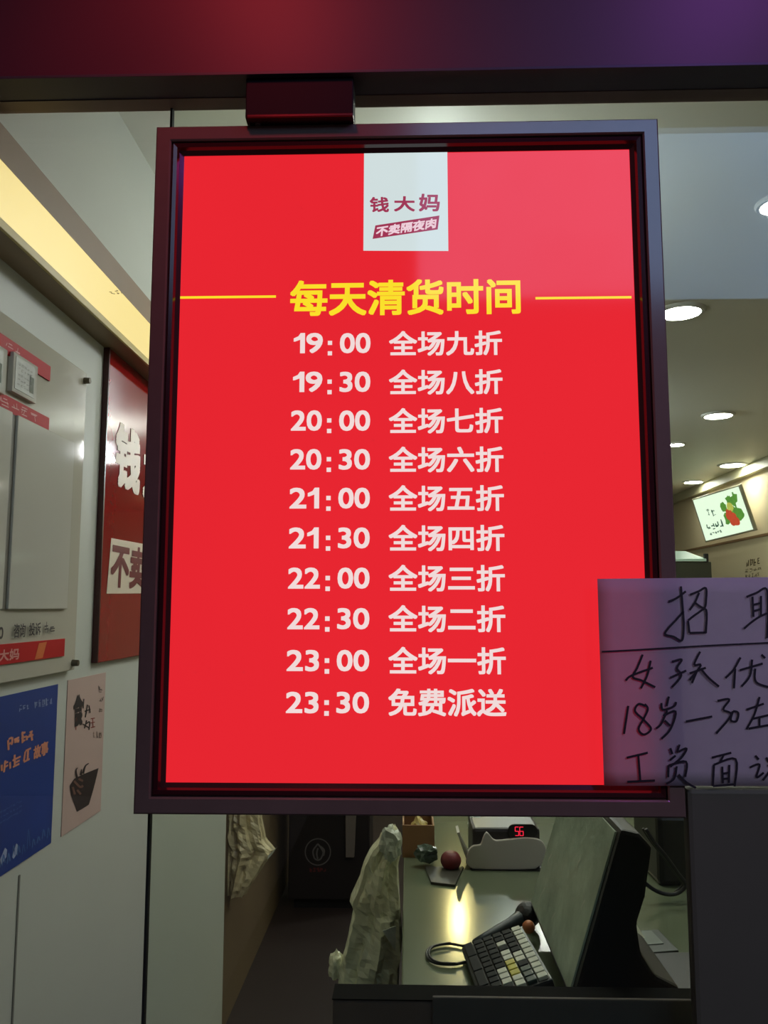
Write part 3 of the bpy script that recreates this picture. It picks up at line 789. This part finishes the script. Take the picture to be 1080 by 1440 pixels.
# bag packs hanging on the far left wall
HX = XL - .035
hp = on_x(318, 1150, HX); HY = Y_END + .25
L2 = [(1100, 318), (1150, 318), (1210, 319), (1255, 319)]
R2 = [(1100, 372), (1150, 368), (1180, 374), (1195, 388), (1205, 380), (1225, 366), (1255, 347)]
HG = thing('hanging_bag_pack', 'crumpled bag pack hanging on the beige wall past white panel', 'plastic bag', tuple(on_y(335, 1255, HY)))
loft('bags', L2, R2, [1100 + 5.2 * k for k in range(31)], HY, .06, M_bag2, HG, 23, 7, .2)
tube('hook', [on_y(332, 1102, HY) + Vector((0, 0, .05)), on_y(332, 1102, HY) + Vector((0, 0, .0)), on_y(336, 1106, HY)], .004, M_black, HG)
slab('torn_flap', [on_y(377, 1203, HY - .06), on_y(390, 1191, HY - .05), on_y(383, 1201, HY - .05), on_y(376, 1209, HY - .06)], (0, 1, 0), .003, mat('white_plastic_film', (216, 220, 200)), HG)

# ------------------------------------------------------------------ black cabinet with round emblem down the aisle
KY = 3.52
k0 = on_y(405, 1220, KY).x; k1 = on_y(520, 1220, KY).x
KB = thing('black_cabinet', 'black cabinet with round flame emblem down the aisle', 'cabinet', ((k0 + k1) / 2, KY + .2, FZ))
box('body', (k0, k1), (KY, KY + .45), (FZ + .05, 1.15), mat('black_cabinet_paint', (40, 34, 34), .4), KB, .01)
box('plinth', (k0 + .03, k1 - .03), (KY + .03, KY + .43), (FZ, FZ + .05), M_black, KB)
ec = on_y(447, 1198, KY - .001)
ink = Ink()
N = 32; er = .068
ringp = [(ec.x + er * math.cos(2 * math.pi * k / N), ec.z + er * math.sin(2 * math.pi * k / N)) for k in range(N)]
ink.stroke(ringp + [ringp[0]], .006, 1)
for s in ([(0, .042), (-.026, .005), (-.018, -.034)], [(0, .042), (.028, .0), (.016, -.036)], [(0, .02), (-.006, -.01), (0, -.036)], [(-.018, -.034), (0, -.042), (.016, -.036)], [(.012, .03), (.034, .01), (.03, -.02)]):
    ink.stroke([(ec.x + a, ec.z + b) for a, b in s], .008)
ink.put('emblem', flat_y(KY - .0012), mat('grey_emblem', (112, 106, 104), .5), KB)
ink = Ink(); ink.scribble(ec.x - .045, ec.x + .045, ec.z - .105, ec.z - .078, 5, .005, random.Random(8))
ink.put('emblem_lettering', flat_y(KY - .0012), mat('dull_red_print', (110, 44, 44), .5), KB)
tag(slab('pale_strip', [on_y(484, 940, KY - .025), on_y(510, 940, KY - .025), on_y(498, 1206, KY - .025), on_y(486, 1206, KY - .025)], (0, 1, 0), .0248, mat('dim_grey_cloth', (120, 108, 100), .7), None, .004),
    'narrow grey cloth hanging beside the black cabinet with the emblem', 'cloth')

# ------------------------------------------------------------------ things on the counter
def cz(px, py, z=CZ): return on_z(px, py, z)
# cloud shaped white box with the display behind it
SY = cz(710, 1224, CZ).y
cloud = [(470, 414), (870, 414), (932, 320), (936, 290), (920, 250), (880, 226), (800, 218), (700, 228), (620, 236), (590, 215), (560, 182), (535, 225), (522, 262), (480, 268), (450, 290), (440, 320), (436, 342)]
cl = smooth_path([on_y(560 + x / 4.5, 1130 + y / 4.5, SY) for x, y in cloud], 2, True)
zmin = min(p.z for p in cl)
DS = thing('label_scale', 'small scale with white cloud shaped front and red display', 'scale', tuple(on_y(710, 1226, SY)))
slab('cloud_front', cl, (0, 1, 0), .012, mat('white_plastic', (200, 192, 180), .35, var=.04), DS, .002)
xa, xb = on_y(662, 1222, SY).x, on_y(764, 1222, SY).x
zt = on_y(735, 1160, SY + .03).z
box('base', (xa, xb), (SY - .005, SY + .16), (CZ, zmin + .003), M_black, DS, .003)
box('body', (xa + .005, xb - .003), (SY + .014, SY + .15), (zmin + .002, zt - .004), mat('dark_scale_body', (54, 48, 46), .35), DS, .008)
dz0, dz1 = on_y(735, 1178, SY + .01).z, on_y(735, 1159, SY + .01).z
dx0, dx1 = on_y(714, 1168, SY + .01).x, on_y(756, 1168, SY + .01).x
pts = []
rr_ = (dz1 - dz0) / 2
for k in range(9): a = math.pi / 2 + math.pi * k / 8; pts.append((dx0 + rr_ + rr_ * math.cos(a), SY + .013, (dz0 + dz1) / 2 + rr_ * math.sin(a)))
for k in range(9): a = -math.pi / 2 + math.pi * k / 8; pts.append((dx1 - rr_ + rr_ * math.cos(a), SY + .013, (dz0 + dz1) / 2 + rr_ * math.sin(a)))
disp = slab('display', pts, (0, -1, 0), .005, mat('display_black', (48, 46, 46), .15), DS, .001)
x0, x1, z0, z1 = rect_fit(724.5, 736, 1163, 1175, SY + .0075)
seg = {'5': 'afgcd', '6': 'afgcde'}
ink = Ink()
for i, ch in enumerate('56'):
    w = (x1 - x0) * .42; a = x0 + i * (x1 - x0) * .56; b = a + w; zm = (z0 + z1) / 2; t = .0013
    S = {'a': [(a, z1), (b, z1)], 'g': [(a, zm), (b, zm)], 'd': [(a, z0), (b, z0)], 'f': [(a, zm), (a, z1)], 'b': [(b, zm), (b, z1)], 'e': [(a, z0), (a, zm)], 'c': [(b, z0), (b, zm)]}
    for q in seg[ch]: ink.stroke(S[q], t)
ink.put('red_digits', flat_y(SY + .0075), mat('led_red', (255, 40, 70), emit=1.6, var=0), disp)
ink = Ink()
tag(slab('clear_sheet', [on_y(560 + x / 4.5, 1130 + y / 4.5, SY + .01) for x, y in [(372, 186), (388, 182), (404, 240), (444, 322), (474, 408), (456, 414), (420, 322)]], (0, 1, 0), .06, mat('pale_edge_plastic', (170, 168, 150), .25), None),
    'clear plastic sheet leaning at the left of the cloud shaped scale', 'sheet')
tag(crumple('paper_scrap', on_y(668, 1158, SY + .12), (.017, .015, .02), mat('white_scrap', (186, 196, 184), .5), None, 12),
    'white crumpled scrap behind the left end of the cloud shaped scale', 'paper')
RPY = cz(634, 1224, CZ).y
bm = bmesh.new(); bmesh.ops.create_uvsphere(bm, u_segments=20, v_segments=12, radius=1)
pc = on_y(634, 1209, RPY)
for v in bm.verts: v.co = Vector((pc.x + v.co.x * .024, pc.y + v.co.y * .024, CZ + .022 + v.co.z * .022 * (1 - .12 * (v.co.x ** 2 + v.co.y ** 2 < .1))))
RB = bmobj('red_pouch', bm, mat('dull_red', (112, 38, 42), .45), None, True)
tag(RB, 'small round dull red pouch left of the cloud shaped scale', 'pouch')
GY_ = cz(600, 1218, CZ).y
tag(crumple('green_packet', on_y(600, 1203, GY_) + Vector((0, 0, .004)), (.026, .02, .019), mat('dark_green_film', (70, 84, 70), .2, var=.3), None, 31, 3, .4),
    'crumpled dark green packet beside the dull red pouch', 'packet')
BYY = cz(590, 1206, CZ).y
b0 = on_y(566, 1190, BYY).x; b1 = on_y(611, 1190, BYY).x
BX = thing('cardboard_box', 'open brown cardboard box at the counter corner behind green packet', 'box', ((b0 + b1) / 2, BYY + .08, CZ))
M_card = mat('brown_card', (150, 110, 70), .7, var=.12)
box('front_wall', (b0, b1), (BYY, BYY + .004), (CZ, CZ + .075), M_card, BX)
box('rear_wall', (b0, b1), (BYY + .14, BYY + .144), (CZ, CZ + .075), M_card, BX)
box('side_wall', (b0, b0 + .004), (BYY + .004, BYY + .14), (CZ, CZ + .075), M_card, BX)
box('side_wall', (b1 - .004, b1), (BYY + .004, BYY + .14), (CZ, CZ + .075), M_card, BX)
box('bottom', (b0 + .004, b1 - .004), (BYY + .004, BYY + .14), (CZ, CZ + .004), M_card, BX)
tag(crumple('film_wad', (b0 + .042, BYY + .072, CZ + .045), (.024, .035, .03), mat('yellowish_film', (190, 170, 100), .2, var=.3), None, 17), 'yellowish plastic film wad inside the cardboard box', 'plastic film')
tag(slab('dark_reflection', [cz(598, 1222), cz(652, 1222), cz(640, 1248), cz(622, 1246), cz(606, 1244)], (0, 0, 1), .006, mat('dark_reflection', (58, 56, 46), .5), None, .001), 'dark reflection on the worktop below the red pouch, laid as a slab', 'reflection')  # dark mirror image on the glossy worktop, modelled as a thin slab

# touch terminal
TY0 = .19
prof = [(873, 1166), (900, 1172), (918, 1192), (908, 1262), (896, 1300), (902, 1340), (922, 1372), (955, 1388), (960, 1412), (803, 1412)]
PT = [on_y(a, b, TY0) for a, b in prof]
zlow = min(p.z for p in PT); 
for p in PT: p.z = max(p.z, CZ + .002)
TYL = .39
TM = thing('touch_terminal', 'black wedge shaped touch terminal wrapped in cloudy plastic film', 'terminal', (PT[4].x, TY0 + .2, CZ))
slab('housing', PT, (0, 1, 0), TYL, M_black, TM, .006)
pa, pb = PT[0], PT[-1]                                   # near edge of the screen, top and bottom
dn = (pb - pa).normalized(); nn = Vector((dn.z, 0, -dn.x)); nn = nn if nn.x < 0 else -nn
q = [pa + dn * .008 + Vector((0, .012, 0)), pb - dn * .010 + Vector((0, .012, 0)), pb - dn * .010 + Vector((0, TYL - .012, 0)), pa + dn * .008 + Vector((0, TYL - .012, 0))]
scr_ = slab('screen', [v + nn * .0005 for v in q], nn, .003, mat('cloudy_screen', (166, 180, 160), .2, var=.55, vscale=11, bump=.4, bscale=16, spec=.6), TM)
rr = random.Random(14)
def sc2(u, v): return (q[0].lerp(q[3], u)).lerp(q[1].lerp(q[2], u), v) + nn * .0045
for (u, v, w, l) in ((.35, .34, .02, .05), (.12, .5, .01, .05), (.8, .78, .012, .09), (.86, .55, .02, .06), (.5, .8, .01, .05)):  # highlights along the film's creases, drawn as pale strokes
    ink = Ink(); ink.stroke([(u, v), (u + l * .4, v + l), (u + l * .1, v + l * 1.5)], w, 3, w * .2)
    ink.put('crease_highlight', sc2, mat('white_highlight', (190, 194, 176), .2), scr_)
tag(slab('slip_paper', [on_y(888, 1288, .40), on_y(907, 1319, .37), on_y(887, 1319, .37)], (0, 1, 0), .001, mat('white_slip', (226, 228, 206), .6), None),
    'white corner of a paper slip behind the touch terminal', 'paper')
# card reader
r0 = cz(888, 1320, CZ + .012); r1 = cz(940, 1346, CZ + .012)
CR = thing('card_reader', 'small grey card reader lying right of the touch terminal', 'card reader', ((r0.x + r1.x) / 2, (r0.y + r1.y) / 2, CZ))
cm = [cz(888, 1320, CZ), cz(926, 1318, CZ), cz(955, 1348, CZ), cz(906, 1352, CZ)]
slab('body', cm, (0, 0, 1), .014, mat('dark_grey_plastic', (70, 76, 72), .4), CR, .002)
cc = sum(cm, Vector()) / 4
slab('screen', [cc.lerp(v, .62) + (cm[0] - cc) * .22 + Vector((0, 0, .0142)) for v in cm], (0, 0, 1), .001, mat('pale_grey_lcd', (126, 134, 126), .3), CR)
tag(box('black_tray', (cz(905, 1360, CZ).x, cz(976, 1360, CZ).x + .02), (.15, cz(930, 1347, CZ).y - .005), (CZ, CZ + .012), M_black, None, .002), 'flat black tray at the right end of the counter', 'tray')
# black printer and its cable at the right
wy0 = cz(950, 1247, CZ).y
w0 = on_y(926, 1220, wy0).x; w1 = on_y(982, 1220, wy0).x
PR = thing('receipt_printer', 'black receipt printer at the counter back with hanging cable', 'printer', ((w0 + w1) / 2, wy0 + .1, CZ))
box('body', (w0, w1 + .05), (wy0, wy0 + .2), (CZ, CZ + .15), mat('printer_black', (36, 32, 30), .4), PR, .012)
box('paper_slot', (w0 + .01, w1 + .04), (wy0 + .05, wy0 + .08), (CZ + .149, CZ + .154), mat('slot_grey', (80, 78, 74), .4), PR, .001)
loop = [(903, 1238), (918, 1250), (935, 1257), (953, 1256), (964, 1244), (953, 1228), (936, 1204), (921, 1186), (908, 1166)]
tube('cable', [on_y(a, b, wy0 - .10) for a, b in loop], .0042, M_black, PR)
tube('cable', [on_y(a - 4, b - 1, wy0 - .085) for a, b in loop[3:]], .003, M_black, PR)
# keyboard
ka = cz(652, 1331, CZ + .018); kb = cz(735, 1311, CZ + .018); kd = cz(660, 1389, CZ + .018)
e_w = (kb - ka); e_w.z = 0; KW = e_w.length * .88; 
ang = math.atan2(e_w.y, e_w.x) * .8
KW = .112
KX = Matrix.Translation((ka.x, ka.y, CZ + .002)) @ Matrix.Rotation(math.radians(5), 4, 'Z') @ Matrix.Rotation(math.radians(-17), 4, 'Y')     # tilted up towards the terminal
KL = .205
KBD = thing('keyboard', 'black programmable keyboard with white top row in front of terminal', 'keyboard', (ka.x + .05, ka.y - .1, CZ))
box('foot', (KW - .016, KW - .006), (-KL + .02, -.02), (-.0305, .002), M_black, KBD, .001, KX)
box('body', (0, KW), (-KL, .0), (.001, .016), mat('keyboard_black', (24, 26, 27), .45), KBD, .004, KX)
M_kb = mat('black_key', (20, 23, 24), .6, spec=.2); M_kw = mat('white_key', (196, 196, 180), .4); M_ky = mat('yellow_key', (190, 178, 66), .4); M_kg = mat('green_grey_key', (40, 58, 52), .4)
pw = (KW - .008) / 6; ph = (KL - .008) / 11
rr = random.Random(10)
special = {(3, 2): 'w', (3, 4): 'w', (3, 5): 'w', (3, 6): 'y', (3, 7): 'y', (3, 8): 'y', (3, 9): 'w', (3, 10): 'w', (2, 7): 'w', (2, 8): 'w', (2, 9): 'w', (4, 5): 'w', (4, 6): 'w', (4, 9): 'g', (4, 8): 'g', (4, 10): 'g'}
for i in range(6):
    for j in range(11):
        if i == 0 and j % 3: continue
        k = 'w' if i == 5 else special.get((i, j), 'b')
        mm = {'w': M_kw, 'y': M_ky, 'g': M_kg, 'b': M_kb}[k]
        x = .004 + i * pw; y = -.004 - (j + 1) * ph
        yl = ph * 3 - .0025 if (i == 0 and j < 9) else ph - .0025
        if i == 0 and j < 9: y = -.004 - (j + 3) * ph
        box('key', (x + .001, x + pw - .0015), (y + .001, y + yl), (.0155, .0215), mm, KBD, .0012, KX)
# cable loop at the keyboard's left
lp = [cz(655, 1331, CZ + .004), cz(630, 1327, CZ + .004), cz(606, 1332, CZ + .004), cz(600, 1344, CZ + .004), cz(612, 1354, CZ + .004), cz(638, 1356, CZ + .004), cz(658, 1352, CZ + .004)]
tube('keyboard_cable', lp, .0024, M_black, KBD)
tube('keyboard_cable', [v + Vector((.004, -.004, .003)) for v in lp[1:6]], .002, M_black, KBD)
# scanner
SN = thing('barcode_scanner', 'black barcode scanner with orange knob behind the keyboard', 'scanner', tuple(cz(705, 1310, CZ)))
h0 = cz(668, 1326, CZ + .012); h1 = cz(738, 1288, CZ + .022)
vs, fs = tube_data([h0, h0.lerp(h1, .3), h0.lerp(h1, .7), h1, h1 + (h1 - h0) * .12], .015, 12, False, [.45, .55, .7, 1.0, .8])
obj('handle', [(v.x, v.y, max(CZ + .001, v.z)) for v in vs], fs, mat('blue_black_plastic', (42, 50, 54), .4), SN, True)
crumple('head', cz(742, 1286, CZ + .024) , (.024, .026, .022), M_black, SN, 3, 3, .05)
bm = bmesh.new(); bmesh.ops.create_uvsphere(bm, u_segments=14, v_segments=10, radius=.0115, matrix=Matrix.Translation(cz(742, 1300, CZ + .026) + Vector((0, -.012, 0))))
bmobj('knob', bm, mat('orange_brown', (190, 112, 66), .4), SN, True)
